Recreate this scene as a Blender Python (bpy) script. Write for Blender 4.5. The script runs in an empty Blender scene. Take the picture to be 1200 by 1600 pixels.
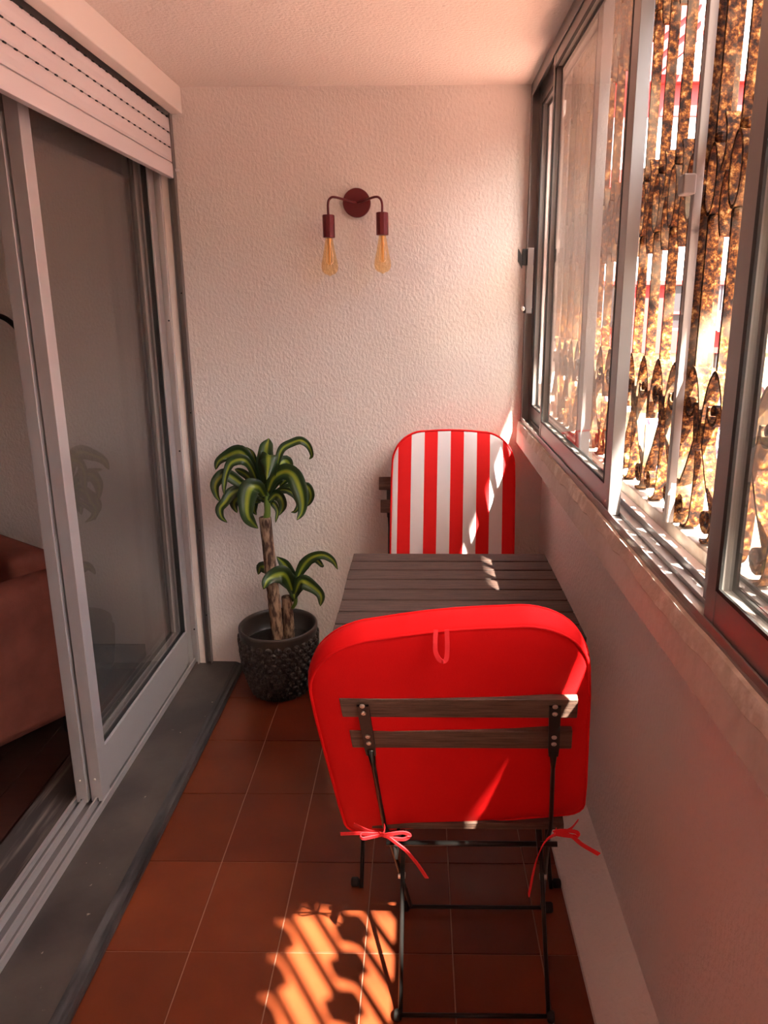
import bpy, bmesh, math, random
from mathutils import Vector, Matrix
random.seed(7)
C = bpy.context.scene.collection
PI = math.pi

# ------------------------------------------------------------------ camera
F, SX, SY, H = 1120.0, 40.91, -43.37, 1.5
YAW, PITCH, ROLL = (math.radians(a) for a in (-0.8126, 13.9495, -0.1862))
cy_, sy_, cp_, sp_ = math.cos(YAW), math.sin(YAW), math.cos(PITCH), math.sin(PITCH)
FW = Vector((sy_*cp_, cy_*cp_, -sp_)); R0 = Vector((cy_, -sy_, 0)); U0 = R0.cross(FW)
RT = R0*math.cos(ROLL) + U0*math.sin(ROLL); UP = -R0*math.sin(ROLL) + U0*math.cos(ROLL)
EYE = Vector((0, 0, H))
cd = bpy.data.cameras.new('camera'); cam = bpy.data.objects.new('camera', cd); C.objects.link(cam)
cam.matrix_world = Matrix(((RT.x, UP.x, -FW.x, 0), (RT.y, UP.y, -FW.y, 0), (RT.z, UP.z, -FW.z, H), (0, 0, 0, 1)))
cd.sensor_fit = 'VERTICAL'; cd.sensor_height = 36; cd.lens = F/1600*36
cd.shift_x = -SX/1600; cd.shift_y = SY/1600; cd.clip_start = .02; cd.clip_end = 200
bpy.context.scene.camera = cam
def at(px, py, y):
    d = FW + RT*((px-600-SX)/F) - UP*((py-800-SY)/F)
    return EYE + d*(y/d.y)

# ------------------------------------------------------------------ light
vs = bpy.context.scene.view_settings
vs.view_transform = 'Standard'; vs.look = 'None'; vs.gamma = 1; vs.use_curve_mapping = False
vs.exposure = 2.0
w = bpy.data.worlds.new('sky'); bpy.context.scene.world = w; w.use_nodes = True
nt = w.node_tree; bg = nt.nodes['Background']
sky = nt.nodes.new('ShaderNodeTexSky'); sky.sky_type = 'NISHITA'; sky.sun_disc = False
sky.sun_elevation = math.radians(52); sky.sun_rotation = math.radians(146)
sky.air_density = 1.2; sky.dust_density = 4.0; sky.ozone_density = .6
nt.links.new(sky.outputs[0], bg.inputs[0]); bg.inputs[1].default_value = 0.42
SUN = Vector((-1, 1.48, -2.5)).normalized()
sd = bpy.data.lights.new('sun', 'SUN'); sd.energy = 32; sd.angle = math.radians(.6); sd.color = (1, .93, .82)
so = bpy.data.objects.new('sun', sd); C.objects.link(so); so.location = (3, -3, 6)
so.rotation_euler = SUN.to_track_quat('-Z', 'Y').to_euler()

# ------------------------------------------------------------------ materials
def mat(name, col, rough=.6, metal=0., var=None, scale=8., bump=0., bscale=60., coat=0., detail=4., spec=.5, stretch=(1, 1, 1), lo=.35, hi=.65):
    m = bpy.data.materials.new(name); m.use_nodes = True
    n = m.node_tree.nodes; l = m.node_tree.links; b = n['Principled BSDF']
    b.inputs['Base Color'].default_value = (*col, 1); b.inputs['Roughness'].default_value = rough
    b.inputs['Metallic'].default_value = metal; b.inputs['Coat Weight'].default_value = coat
    b.inputs['Specular IOR Level'].default_value = spec
    tc = n.new('ShaderNodeTexCoord'); mp = n.new('ShaderNodeMapping'); mp.inputs['Scale'].default_value = stretch
    l.new(tc.outputs['Object'], mp.inputs[0])
    if var:
        t = n.new('ShaderNodeTexNoise'); t.inputs['Scale'].default_value = scale; t.inputs['Detail'].default_value = detail
        r = n.new('ShaderNodeValToRGB'); r.color_ramp.elements[0].color = (*col, 1); r.color_ramp.elements[1].color = (*var, 1)
        r.color_ramp.elements[0].position = lo; r.color_ramp.elements[1].position = hi
        l.new(mp.outputs[0], t.inputs[0]); l.new(t.outputs[0], r.inputs[0]); l.new(r.outputs[0], b.inputs['Base Color'])
    if bump:
        t = n.new('ShaderNodeTexNoise'); t.inputs['Scale'].default_value = bscale; t.inputs['Detail'].default_value = 2
        bp = n.new('ShaderNodeBump'); bp.inputs['Strength'].default_value = bump; bp.inputs['Distance'].default_value = .004
        l.new(mp.outputs[0], t.inputs[0]); l.new(t.outputs[0], bp.inputs['Height']); l.new(bp.outputs[0], b.inputs['Normal'])
    return m
def glass(name, tint, ior=1.5, dirt=.0):
    m = bpy.data.materials.new(name); m.use_nodes = True; n = m.node_tree.nodes; l = m.node_tree.links
    n.remove(n['Principled BSDF']); o = n['Material Output']
    tr = n.new('ShaderNodeBsdfTransparent'); tr.inputs[0].default_value = (*tint, 1)
    gl = n.new('ShaderNodeBsdfGlossy'); gl.inputs['Roughness'].default_value = .01
    df = n.new('ShaderNodeBsdfDiffuse'); df.inputs[0].default_value = (.8, .78, .74, 1)
    fr = n.new('ShaderNodeFresnel'); fr.inputs[0].default_value = ior
    mx = n.new('ShaderNodeMixShader'); m2 = n.new('ShaderNodeMixShader'); m2.inputs[0].default_value = dirt
    ge = n.new('ShaderNodeNewGeometry'); iv = n.new('ShaderNodeMath'); iv.operation = 'SUBTRACT'; iv.inputs[0].default_value = 1
    mu = n.new('ShaderNodeMath'); mu.operation = 'MULTIPLY'; l.new(ge.outputs['Backfacing'], iv.inputs[1])
    l.new(fr.outputs[0], mu.inputs[0]); l.new(iv.outputs[0], mu.inputs[1])
    l.new(mu.outputs[0], mx.inputs[0]); l.new(tr.outputs[0], m2.inputs[1]); l.new(df.outputs[0], m2.inputs[2])
    l.new(m2.outputs[0], mx.inputs[1]); l.new(gl.outputs[0], mx.inputs[2]); l.new(mx.outputs[0], o.inputs[0])
    return m
M = {}
M['plaster'] = mat('plaster', (.79, .725, .68), .75, bump=.85, bscale=100, stretch=(1, 1, .7), var=(.765, .70, .655), scale=3)
M['plaster_low'] = mat('plaster_low', (.86, .765, .725), .5, bump=.9, bscale=105, stretch=(1, 1, .7))
M['ceiling'] = mat('ceiling_paint', (.80, .715, .665), .8, bump=.9, bscale=100)
M['smooth'] = mat('smooth_paint', (.82, .74, .68), .55, bump=.1, bscale=30)
M['band'] = mat('old_plaster', (.70, .60, .54), .7, var=(.55, .46, .41), scale=6, bump=.5, bscale=40, lo=.5, hi=.8)
M['edge'] = mat('chipped_plaster', (.62, .52, .44), .8, var=(.85, .78, .7), scale=25, bump=.8, bscale=60, lo=.5, hi=.7)
M['tile'] = mat('terracotta', (.185, .040, .014), .36, var=(.135, .027, .010), scale=4, bump=.06, bscale=25, spec=.4)
M['tile2'] = mat('terracotta_light', (.225, .048, .016), .34, var=(.17, .034, .012), scale=5, bump=.06, bscale=25, spec=.4)
M['tile3'] = mat('terracotta_dark', (.18, .034, .013), .38, var=(.14, .026, .010), scale=5, bump=.06, bscale=25, spec=.4)
M['grout'] = mat('grout', (.42, .24, .17), .9, bump=.3, bscale=200)
M['slate'] = mat('slate', (.045, .037, .034), .5, var=(.105, .086, .073), scale=4, bump=.25, bscale=30, detail=8)
def specks(m, thr=.70, scale=55, col=(.45, .38, .32)):
    n = m.node_tree.nodes; l = m.node_tree.links; b = n['Principled BSDF']; src = b.inputs['Base Color'].links[0].from_socket
    tc = n.new('ShaderNodeTexCoord'); t = n.new('ShaderNodeTexNoise'); t.inputs['Scale'].default_value = scale; t.inputs['Detail'].default_value = 5
    r = n.new('ShaderNodeValToRGB'); r.color_ramp.elements[0].position = thr; r.color_ramp.elements[1].position = thr+.05
    mx = n.new('ShaderNodeMix'); mx.data_type = 'RGBA'; mx.inputs[7].default_value = (*col, 1)
    l.new(tc.outputs['Object'], t.inputs[0]); l.new(t.outputs[0], r.inputs[0]); l.new(r.outputs[0], mx.inputs[0]); l.new(src, mx.inputs[6]); l.new(mx.outputs[2], b.inputs['Base Color'])
specks(M['slate'])
M['slate_edge'] = mat('slate_edge', (.075, .072, .072), .4, var=(.02, .02, .022), scale=7, bump=.4, bscale=25, stretch=(6, .8, 3), detail=8)
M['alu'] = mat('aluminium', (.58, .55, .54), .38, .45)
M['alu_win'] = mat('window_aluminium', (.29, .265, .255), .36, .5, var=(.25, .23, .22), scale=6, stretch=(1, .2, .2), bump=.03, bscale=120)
M['alu_dark'] = mat('aluminium_shaded', (.26, .24, .235), .4, .7)  # darker copy: painted shade on box_top, dirt on track_bed
M['shutter'] = mat('shutter_paint', (.72, .66, .66), .45, bump=.04, bscale=20)
M['black'] = mat('black_rubber', (.012, .012, .012), .6)
M['iron'] = mat('black_iron', (.018, .017, .017), .32, .3, bump=.08, bscale=120)
M['wood'] = mat('weathered_wood', (.16, .095, .070), .6, var=(.075, .042, .032), scale=14, stretch=(1, 14, 14), bump=.35, bscale=60, detail=6)
M['wood_table'] = mat('weathered_table_wood', (.095, .054, .043), .6, var=(.040, .023, .018), scale=12, stretch=(1, 14, 14), bump=.35, bscale=60, detail=6)
M['red'] = mat('red_canvas', (.80, .004, .006), .75, bump=.12, bscale=500, spec=.25)
M['red2'] = mat('red_webbing', (.85, .03, .04), .7, spec=.3)
M['stripes'] = mat('striped_canvas', (.8, .8, .8), .75, spec=.25)
M['burgundy'] = mat('burgundy_metal', (.13, .008, .012), .42, .2)
M['pot'] = mat('pot_glaze', (.055, .043, .036), .38, .2, bump=.05)
M['soil'] = mat('soil', (.012, .009, .007), .95, bump=1, bscale=120)
M['bark'] = mat('cane_bark', (.060, .026, .015), .85, var=(.36, .235, .15), scale=75, stretch=(1, 1, .3), bump=1, bscale=90, detail=6, lo=.42, hi=.60)
M['stem'] = mat('green_stem', (.12, .20, .03), .5)
M['sofa'] = mat('rust_velvet', (.26, .082, .058), .9, var=(.19, .058, .042), scale=9, bump=.15, bscale=300, spec=.2)
M['dark_floor'] = mat('dark_parquet', (.035, .014, .010), .35, var=(.055, .02, .014), scale=5, stretch=(1, 8, 1))
M['screw'] = mat('screw_steel', (.7, .66, .6), .3, .9)
M['glass_door'] = glass('door_glass', (.90, .88, .86), 1.85, .03)
M['glass_win'] = glass('window_glass', (.93, .92, .90), 1.5, .05)
M['white_wall'] = mat('white_render', (.85, .82, .80), .8)
M['red_wall'] = mat('red_render', (.42, .013, .011), .8)
M['pink_wall'] = mat('pink_render', (.45, .045, .045), .8)
M['cream'] = mat('cream_render', (.50, .40, .27), .8)
M['shop_dark'] = mat('dark_opening', (.02, .018, .02), .3)
M['grey_shutter'] = mat('grey_shutter', (.085, .07, .08), .6)
M['letter'] = mat('letter_red', (.38, .02, .03), .6)
M['pave'] = mat('pink_paving', (.38, .20, .16), .8, var=(.28, .15, .12), scale=3)
M['ext_sill'] = mat('red_sill_paint', (.26, .085, .055), .6, var=(.33, .16, .12), scale=10, bump=.3)
M['rail'] = mat('rail_paint', (.36, .30, .24), .6, var=(.22, .14, .08), scale=12, bump=.4, lo=.5, hi=.75)
M['post'] = mat('grey_post_paint', (.22, .18, .155), .55, var=(.05, .035, .03), scale=20, lo=.62, hi=.75)
M['overhang'] = mat('slab_paint', (.75, .62, .55), .85)

def rust():
    m = bpy.data.materials.new('rusty_iron'); m.use_nodes = True; n = m.node_tree.nodes; l = m.node_tree.links; b = n['Principled BSDF']
    tc = n.new('ShaderNodeNewGeometry')
    t = n.new('ShaderNodeTexNoise'); t.inputs['Scale'].default_value = 85; t.inputs['Detail'].default_value = 8; t.inputs['Roughness'].default_value = .65
    r = n.new('ShaderNodeValToRGB'); e = r.color_ramp.elements
    e[0].position = .38; e[0].color = (.008, .004, .003, 1); e[1].position = .66; e[1].color = (.30, .18, .07, 1)
    for p, c in ((.45, (.026, .009, .004, 1)), (.52, (.070, .022, .006, 1)), (.58, (.16, .063, .013, 1))):
        x = e.new(p); x.color = c
    t2 = n.new('ShaderNodeTexNoise'); t2.inputs['Scale'].default_value = 6; t2.inputs['Detail'].default_value = 3
    r2 = n.new('ShaderNodeValToRGB'); r2.color_ramp.elements[0].position = .52; r2.color_ramp.elements[1].position = .66
    mx = n.new('ShaderNodeMix'); mx.data_type = 'RGBA'; mx.inputs[7].default_value = (.17, .135, .09, 1)
    ms = n.new('ShaderNodeMath'); ms.operation = 'MULTIPLY'; ms.inputs[1].default_value = .6
    l.new(tc.outputs['Position'], t.inputs[0]); l.new(tc.outputs['Position'], t2.inputs[0]); l.new(t.outputs[0], r.inputs[0])
    l.new(t2.outputs[0], r2.inputs[0]); l.new(r2.outputs[0], ms.inputs[0]); l.new(ms.outputs[0], mx.inputs[0])
    l.new(r.outputs[0], mx.inputs[6]); l.new(mx.outputs[2], b.inputs['Base Color'])
    b.inputs['Roughness'].default_value = .8; b.inputs['Specular IOR Level'].default_value = .12
    bp = n.new('ShaderNodeBump'); bp.inputs['Strength'].default_value = .6; bp.inputs['Distance'].default_value = .002
    l.new(t.outputs[0], bp.inputs['Height']); l.new(bp.outputs[0], b.inputs['Normal'])
    return m
M['rust'] = rust()
def striped():
    m = M['stripes']; n = m.node_tree.nodes; l = m.node_tree.links; b = n['Principled BSDF']
    tc = n.new('ShaderNodeTexCoord'); s = n.new('ShaderNodeSeparateXYZ'); l.new(tc.outputs['Object'], s.inputs[0])
    def mth(op, a, v=None):
        x = n.new('ShaderNodeMath'); x.operation = op; l.new(a, x.inputs[0])
        if v is not None: x.inputs[1].default_value = v
        return x.outputs[0]
    a = mth('ADD', s.outputs[0], 1.206); a = mth('DIVIDE', a, .0995); a = mth('FRACT', a); a = mth('GREATER_THAN', a, .5)
    mx = n.new('ShaderNodeMix'); mx.data_type = 'RGBA'; mx.inputs[6].default_value = (.80, .012, .014, 1); mx.inputs[7].default_value = (.80, .76, .80, 1)
    l.new(a, mx.inputs[0]); l.new(mx.outputs[2], b.inputs['Base Color'])
striped()
def leafmat():
    m = bpy.data.materials.new('variegated_leaf'); m.use_nodes = True; n = m.node_tree.nodes; l = m.node_tree.links; b = n['Principled BSDF']
    tc = n.new('ShaderNodeTexCoord'); s = n.new('ShaderNodeSeparateXYZ'); l.new(tc.outputs['UV'], s.inputs[0])
    r = n.new('ShaderNodeValToRGB'); e = r.color_ramp.elements
    e[0].position = 0; e[0].color = (.013, .034, .009, 1); e[1].position = 1; e[1].color = (.013, .034, .009, 1)
    for p, c in ((.32, (.020, .052, .010, 1)), (.38, (.12, .18, .015, 1)), (.5, (.25, .29, .022, 1)), (.60, (.13, .19, .015, 1)), (.67, (.020, .052, .010, 1))):
        x = e.new(p); x.color = c
    l.new(s.outputs[0], r.inputs[0]); l.new(r.outputs[0], b.inputs['Base Color']); b.inputs['Roughness'].default_value = .42
    b.inputs['Specular IOR Level'].default_value = .5
    return m
M['leaf'] = leafmat()

# ------------------------------------------------------------------ mesh helpers
class MB:
    def __init__(s): s.bm = bmesh.new()
    def box(s, x0, x1, y0, y1, z0, z1, T=None):
        vs_ = [s.bm.verts.new((x, y, z)) for z in (z0, z1) for x, y in ((x0, y0), (x1, y0), (x1, y1), (x0, y1))]
        for f in ((0, 3, 2, 1), (4, 5, 6, 7), (0, 1, 5, 4), (1, 2, 6, 5), (2, 3, 7, 6), (3, 0, 4, 7)): s.bm.faces.new([vs_[i] for i in f])
        if T: bmesh.ops.transform(s.bm, matrix=T, verts=vs_)
        return s
    def quadprism(s, a, b, axis_vec):
        """extrude polygon a (list of points) along vector"""
        v1 = [s.bm.verts.new(p) for p in a]; v2 = [s.bm.verts.new(Vector(p)+Vector(axis_vec)) for p in a]
        n = len(a); s.bm.faces.new(v1[::-1]); s.bm.faces.new(v2)
        for i in range(n): s.bm.faces.new((v1[i], v1[(i+1) % n], v2[(i+1) % n], v2[i]))
        return s
    def tube(s, pts, r, seg=10, cap=True):
        pts = [Vector(p) for p in pts]; rs = r if isinstance(r, (list, tuple)) else [r]*len(pts)
        rings = []; prev = None
        for i, p in enumerate(pts):
            t = (pts[min(i+1, len(pts)-1)]-pts[max(i-1, 0)]).normalized()
            if prev is None: nrm = t.orthogonal().normalized()
            else:
                nrm = prev - t*prev.dot(t); nrm = nrm.normalized() if nrm.length > 1e-6 else t.orthogonal().normalized()
            prev = nrm; bn = t.cross(nrm)
            rings.append([s.bm.verts.new(p+(nrm*math.cos(2*PI*k/seg)+bn*math.sin(2*PI*k/seg))*rs[i]) for k in range(seg)])
        for a, b in zip(rings, rings[1:]):
            for k in range(seg): s.bm.faces.new((a[k], a[(k+1) % seg], b[(k+1) % seg], b[k]))
        if cap: s.bm.faces.new(rings[0][::-1]); s.bm.faces.new(rings[-1])
        return s
    def strip(s, pts, w, th, side):
        """flat ribbon: width w along 'side', thickness th"""
        pts = [Vector(p) for p in pts]; side = Vector(side).normalized(); rings = []
        ws = w if isinstance(w, (list, tuple)) else [w]*len(pts)
        for i, p in enumerate(pts):
            t = (pts[min(i+1, len(pts)-1)]-pts[max(i-1, 0)]).normalized()
            sd_ = side - t*side.dot(t)
            sd_ = sd_.normalized() if sd_.length > 1e-5 else t.orthogonal().normalized()
            n_ = t.cross(sd_).normalized()
            a, b = sd_*ws[i]/2, n_*th/2
            rings.append([s.bm.verts.new(q) for q in (p-a-b, p+a-b, p+a+b, p-a+b)])
        for a, b in zip(rings, rings[1:]):
            for k in range(4): s.bm.faces.new((a[k], a[(k+1) % 4], b[(k+1) % 4], b[k]))
        s.bm.faces.new(rings[0][::-1]); s.bm.faces.new(rings[-1])
        return s
    def lathe(s, prof, c=(0, 0, 0), seg=32, T=None):
        rings = []; allv = []
        for r, z in prof:
            ring = [s.bm.verts.new((c[0]+r*math.cos(2*PI*k/seg), c[1]+r*math.sin(2*PI*k/seg), c[2]+z)) for k in range(seg)]
            rings.append(ring); allv += ring
        for a, b in zip(rings, rings[1:]):
            for k in range(seg): s.bm.faces.new((a[k], a[(k+1) % seg], b[(k+1) % seg], b[k]))
        s.bm.faces.new(rings[0][::-1]); s.bm.faces.new(rings[-1])
        if T: bmesh.ops.transform(s.bm, matrix=T, verts=allv)
        return s
    def xf(s, fn):
        for v in s.bm.verts: v.co = fn(v.co)
        return s
    def mesh(s, name, m, smooth=False):
        bmesh.ops.recalc_face_normals(s.bm, faces=s.bm.faces)
        me = bpy.data.meshes.new(name); s.bm.to_mesh(me); s.bm.free()
        for mm in (m if isinstance(m, (list, tuple)) else [m]): me.materials.append(mm)
        if smooth:
            for p in me.polygons: p.use_smooth = True
        return me
    def build(s, name, m, parent=None, smooth=False, bevel=0, loc=None):
        o = bpy.data.objects.new(name, s.mesh(name, m, smooth)); C.objects.link(o)
        if parent:
            o.parent = parent
            o.matrix_parent_inverse = parent.matrix_basis.inverted()
        if bevel:
            b = o.modifiers.new('bevel', 'BEVEL'); b.width = bevel; b.segments = 2; b.limit_method = 'ANGLE'
            o.modifiers.new('n', 'WEIGHTED_NORMAL')
        if loc: o.location = loc
        return o
def link(name, me, parent, loc=(0, 0, 0)):
    o = bpy.data.objects.new(name, me); C.objects.link(o); o.parent = parent
    if parent: o.matrix_parent_inverse = parent.matrix_basis.inverted()
    o.location = loc; return o
def empty(name, loc, label=None, cat=None, group=None, kind=None):
    o = bpy.data.objects.new(name, None); C.objects.link(o); o.location = loc; o.empty_display_size = .05
    tag(o, label, cat, group, kind); return o
def tag(o, label=None, cat=None, group=None, kind=None):
    for k, v in (('label', label), ('category', cat), ('group', group), ('kind', kind)):
        if v: o[k] = v
    return o
def struct(o, label, cat): return tag(o, label, cat, kind='structure')
def spline(pts, n=6):
    pts = [Vector(p) for p in pts]; out = []
    P = [pts[0]*2-pts[1]] + pts + [pts[-1]*2-pts[-2]]
    for i in range(1, len(P)-2):
        for k in range(n):
            t = k/n; a, b, c, d = P[i-1], P[i], P[i+1], P[i+2]
            out.append(.5*((2*b)+(c-a)*t+(2*a-5*b+4*c-d)*t*t+(3*b-a-3*c+d)*t**3))
    out.append(pts[-1]); return out

# ================================================================== SETTING
YE = 2.77; CZ = 2.25; YB = -2.4; XR = .483
# floor: grout bed + tiles
fl = MB().box(-.76, XR+.1, YB, YE+.1, -.06, -.003).build('floor', M['grout'])
struct(fl, 'waxed terracotta tile floor with thin pale joints', 'floor')
TW, TD = .21, .2868; X0, Y0 = -.552, 1.391
fi = 0
for i in range(-1, 6):
    xa = X0+(i)*TW; xb = xa+TW
    xa2, xb2 = max(xa, -.757), min(xb, .40)
    if xb2-xa2 < .02: continue
    for j in range(-14, 6):
        ya = Y0+j*TD; yb = min(ya+TD, YE); ya2 = max(ya, YB)
        if yb-ya2 < .02: continue
        g = .0014
        MB().box(xa2+g, xb2-g, ya2+g, yb-g, -.012, random.uniform(-.0006, .0004)).build('floor_tile', M[random.choice(('tile', 'tile', 'tile2', 'tile3'))], fl, bevel=.0012)
# end wall
struct(MB().box(-.905, .60, YE, YE+.2, -.06, 2.6).build('wall_end', M['plaster']), 'rough white plaster end wall behind the table', 'wall')
struct(MB().box(-.905, XR+.1, YB-.2, YB, -.06, 2.6).build('wall_back', M['plaster']), 'plaster wall behind the camera', 'wall')
# right parapet
wr = MB().box(XR, XR+.12, YB, YE, -.06, .985).build('wall_right', M['plaster_low']); struct(wr, 'low plaster parapet wall under the window', 'wall')
cb = MB().quadprism([(.375, YB, -.003), (XR+.02, YB, -.003), (XR+.02, YB, .105), (XR, YB, .092), (.392, YB, .022), (.377, YB, .012)], None, (0, YE-YB, 0)).build('baseboard_right', M['plaster_low'])
struct(cb, 'sloping plaster curb along the foot of the parapet', 'baseboard')
pb = MB().quadprism([(.376, YB, .983), (.60, YB, .983), (.60, YB, 1.055), (.384, YB, 1.055), (.378, YB, 1.04)], None, (0, YE-YB, 0)).build('trim_1', M['band'])
struct(pb, 'projecting plaster ledge under the window frame', 'ledge')
# chipped upper lip of the ledge
m_ = MB(); 
ys = [YB+i*.045 for i in range(int((YE-YB)/.045)+2)]
ring = []
for y in ys:
    k = random.uniform(-.0045, .0045)
    ring.append([m_.bm.verts.new(p) for p in ((.3795, y, 1.034+k), (.3755, y, 1.040+k), (.3815, y, 1.0665+k*.3), (.42, y, 1.0665), (.42, y, 1.04))])
for a, b in zip(ring, ring[1:]):
    for k in range(5): m_.bm.faces.new((a[k], a[(k+1) % 5], b[(k+1) % 5], b[k]))
m_.build('chipped_edge', M['edge'], pb)
# ceiling and beam
struct(MB().box(-.90, .44, YB, YE, CZ, CZ+.2).build('ceiling', M['ceiling']), 'white textured balcony ceiling', 'ceiling')
struct(MB().box(-.885, -.842, YB, YE, 2.163, CZ).build('trim_2', M['smooth'], bevel=.004), 'smooth painted beam above the roller shutter', 'beam')
struct(MB().box(-1.20, -.96, YB, YE+.05, 2.12, 2.6).build('wall_left', M['smooth']), 'wall above the balcony door', 'wall')
struct(MB().box(-1.20, -.885, YB-.2, -.9, -.06, 2.155).build('wall_left_rear', M['plaster']), 'house wall beside the balcony door, behind the camera', 'wall')
MB().box(-.96, -.885, YB, YE, 2.19, 2.25).build('box_top', M['alu_dark'], bpy.data.objects['wall_left'])  # dark finish puts the shade inside the shutter slot into the colour
# slate threshold
sl = MB().quadprism([(-1.0, YB, -.003), (-.762, YB, -.003), (-.752, YB, .004), (-.751, YB, .016), (-.756, YB, .026), (-.768, YB, .0275), (-.774, YB, .031), (-.784, YB, .0345), (-1.0, YB, .037)], None, (0, YE-YB, 0)).build('trim_3', M['slate'])
sl.data.materials.append(M['slate_edge'])
for p in sl.data.polygons:
    if p.center.x > -.79 and abs(p.normal.y) < .5: p.material_index = 1
struct(sl, 'dark slate threshold with worn moulded edge', 'threshold')
# inner stone sill and living room
struct(MB().box(-1.18, -1.045, YB, 2.83, -.02, .036).build('trim_4', mat('worn_sill_stone', (.055, .047, .043), .6, var=(.30, .25, .22), scale=5, stretch=(7, .5, 1), lo=.56, hi=.78, detail=9), bevel=.004), 'worn grey stone sill inside the door tracks', 'sill')
lf = MB().box(-4.2, -1.18, YB, 2.95, -.1, -.001).build('floor_interior', M['dark_floor']); struct(lf, 'dark timber floor of the living room', 'floor')
for k in range(14):
    MB().box(-1.32-k*.11, -1.212-k*.11, YB, 2.829, -.004, .003).build('floorboard', M['dark_floor'], lf, bevel=.001)
struct(MB().box(-4.2, -.905, 2.83, 3.0, -.1, 2.6).build('wall_interior', M['plaster']), 'white textured end wall of the living room', 'wall')
MB().box(-4.2, -.905, 2.77, 2.831, 2.12, 2.6).build('lintel', M['plaster'], bpy.data.objects['wall_interior'])
struct(MB().box(-4.3, -4.2, YB, 3, -.1, 2.6).build('wall_interior_left', M['plaster']), 'far side wall of the living room', 'wall')
struct(MB().box(-4.2, -.96, YB-.2, YB, -.1, 2.6).build('wall_interior_rear', M['plaster']), 'rear wall of the living room', 'wall')
struct(MB().box(-4.2, -1.0, YB, 3, 2.5, 2.6).build('ceiling_interior', M['ceiling']), 'living room ceiling', 'ceiling')
struct(MB().box(-4.2, -1.19, 2.815, 2.831, 0, .085).build('baseboard_interior', mat('dark_skirting', (.05, .025, .02), .4)), 'dark wooden skirting board in the living room', 'baseboard')

# ------------------------------------------------------------------ sliding balcony door
door = empty('door_1', (-.98, 1.0, .04)); struct(door, 'aluminium sliding glass balcony door pushed to the end wall', 'door')
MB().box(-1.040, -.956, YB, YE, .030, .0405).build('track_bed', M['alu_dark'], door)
t = MB()
for x0, x1, z in ((-.956, -.950, .058), (-.979, -.974, .064), (-1.016, -1.011, .064), (-1.048, -1.040, .058)): t.box(x0, x1, YB, YE, .036, z)
t.build('floor_track', M['alu'], door)
t = MB().box(-1.048, -.952, YB, YE, 2.10, 2.12)
for x0, x1 in ((-.958, -.952), (-1.0, -.997), (-1.048, -1.042)): t.box(x0, x1, YB, YE, 2.07, 2.10)
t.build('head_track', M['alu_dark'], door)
t = MB().box(-1.048, -.93, 2.755, YE+.002, .04, 2.12).box(-.936, -.930, 2.735, 2.756, .04, 2.12).box(-1.0, -.995, 2.735, 2.756, .04, 2.12)
t.build('jamb', M['alu'], door, bevel=.001)
for zz in (.19, .95, 1.45): MB().lathe([(.0035, 0), (.0035, .002), (.002, .003)], seg=8, T=Matrix.Translation((-.945, 2.755, zz)) @ Matrix.Rotation(PI/2, 4, 'X')).build('screw', M['black'], door)
def sash(x0, x1, y0, y1, zt, wl=.052, wr_=.05, screws=True):
    xm = (x0+x1)/2
    t = MB().box(x0, x1, y0, y0+wl, .05, zt); s1 = t.build('stile', M['alu'], door, bevel=.0015)
    MB().box(x0, x1, y1-wr_, y1, .05, zt).build('stile', M['alu'], door, bevel=.0015)
    MB().box(x0+.002, x1-.002, y0+wl, y1-wr_, .068, .205).build('bottom_rail', M['alu'], door, bevel=.0015)
    MB().box(x0+.002, x1-.002, y0+wl, y1-wr_, zt-.06, zt).build('top_rail', M['alu'], door, bevel=.0015)
    g = MB().box(xm-.006, xm+.007, y0+wl, y0+wl+.005, .205, zt-.06).box(xm-.006, xm+.010, y1-wr_-.010, y1-wr_, .205, zt-.06)
    g.box(xm-.006, xm+.007, y0+wl, y1-wr_, .205, .210).box(xm-.006, xm+.007, y0+wl, y1-wr_, zt-.067, zt-.06).build('gasket', M['black'], door)
    MB().box(xm-.0025, xm+.0025, y0+wl, y1-wr_, .205, zt-.06).build('glass_pane', M['glass_door'], door)
    MB().lathe([(.0045, 0), (.0045, .002), (.003, .0035), (.001, .004)], seg=10, T=Matrix.Translation((xm, y0, .125)) @ Matrix.Rotation(PI/2, 4, 'X')).build('screw', M['screw'], s1)
    MB().box(xm-.004, xm+.004, y0-.001, y0+.004, .05, .062).build('notch', M['black'], s1)
sash(-.993, -.958, 1.860, 2.752, 2.085)
sash(-1.034, -1.001, 1.853, 2.745, 2.085)

# roller shutter
rs = empty('roller_shutter', (-.895, 1.0, 1.95), 'white slatted roller shutter rolled up above the sliding door', 'shutter')
slat = MB()
prof = [(-.902, 0), (-.888, .001), (-.885, .008), (-.8845, .024), (-.886, .040), (-.889, .0475), (-.902, .0475)]
slat.quadprism([(x, YB+.02, z) for x, z in prof], None, (0, YE-.012-YB-.02, 0))
sm = slat.mesh('shutter_slat', M['shutter'])
slots = MB(); y = 2.74
while y > .8:
    slots.box(-.8898, -.8850, y-.011, y, .0455, .0488); y -= .045
slm = slots.mesh('slots', M['black'])
for k, z in enumerate((2.002, 2.051, 2.100)):
    o = link('shutter_slat', sm, rs, (0, 0, z)); 
    o2 = link('vent_slots', slm, o, (0, 0, 0)); o2.matrix_parent_inverse = Matrix(); o2.location = (0, 0, 0); o2['kind'] = 'stuff'
    o.matrix_parent_inverse = rs.matrix_basis.inverted()
MB().quadprism([(x, YB+.02, z) for x, z in [(-.904, 1.948), (-.884, 1.948), (-.883, 1.955), (-.8835, 1.995), (-.888, 2.0), (-.904, 2.0)]], None, (0, YE-.014-YB-.02, 0)).build('bottom_bar', M['shutter'], rs, bevel=.001)
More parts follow.
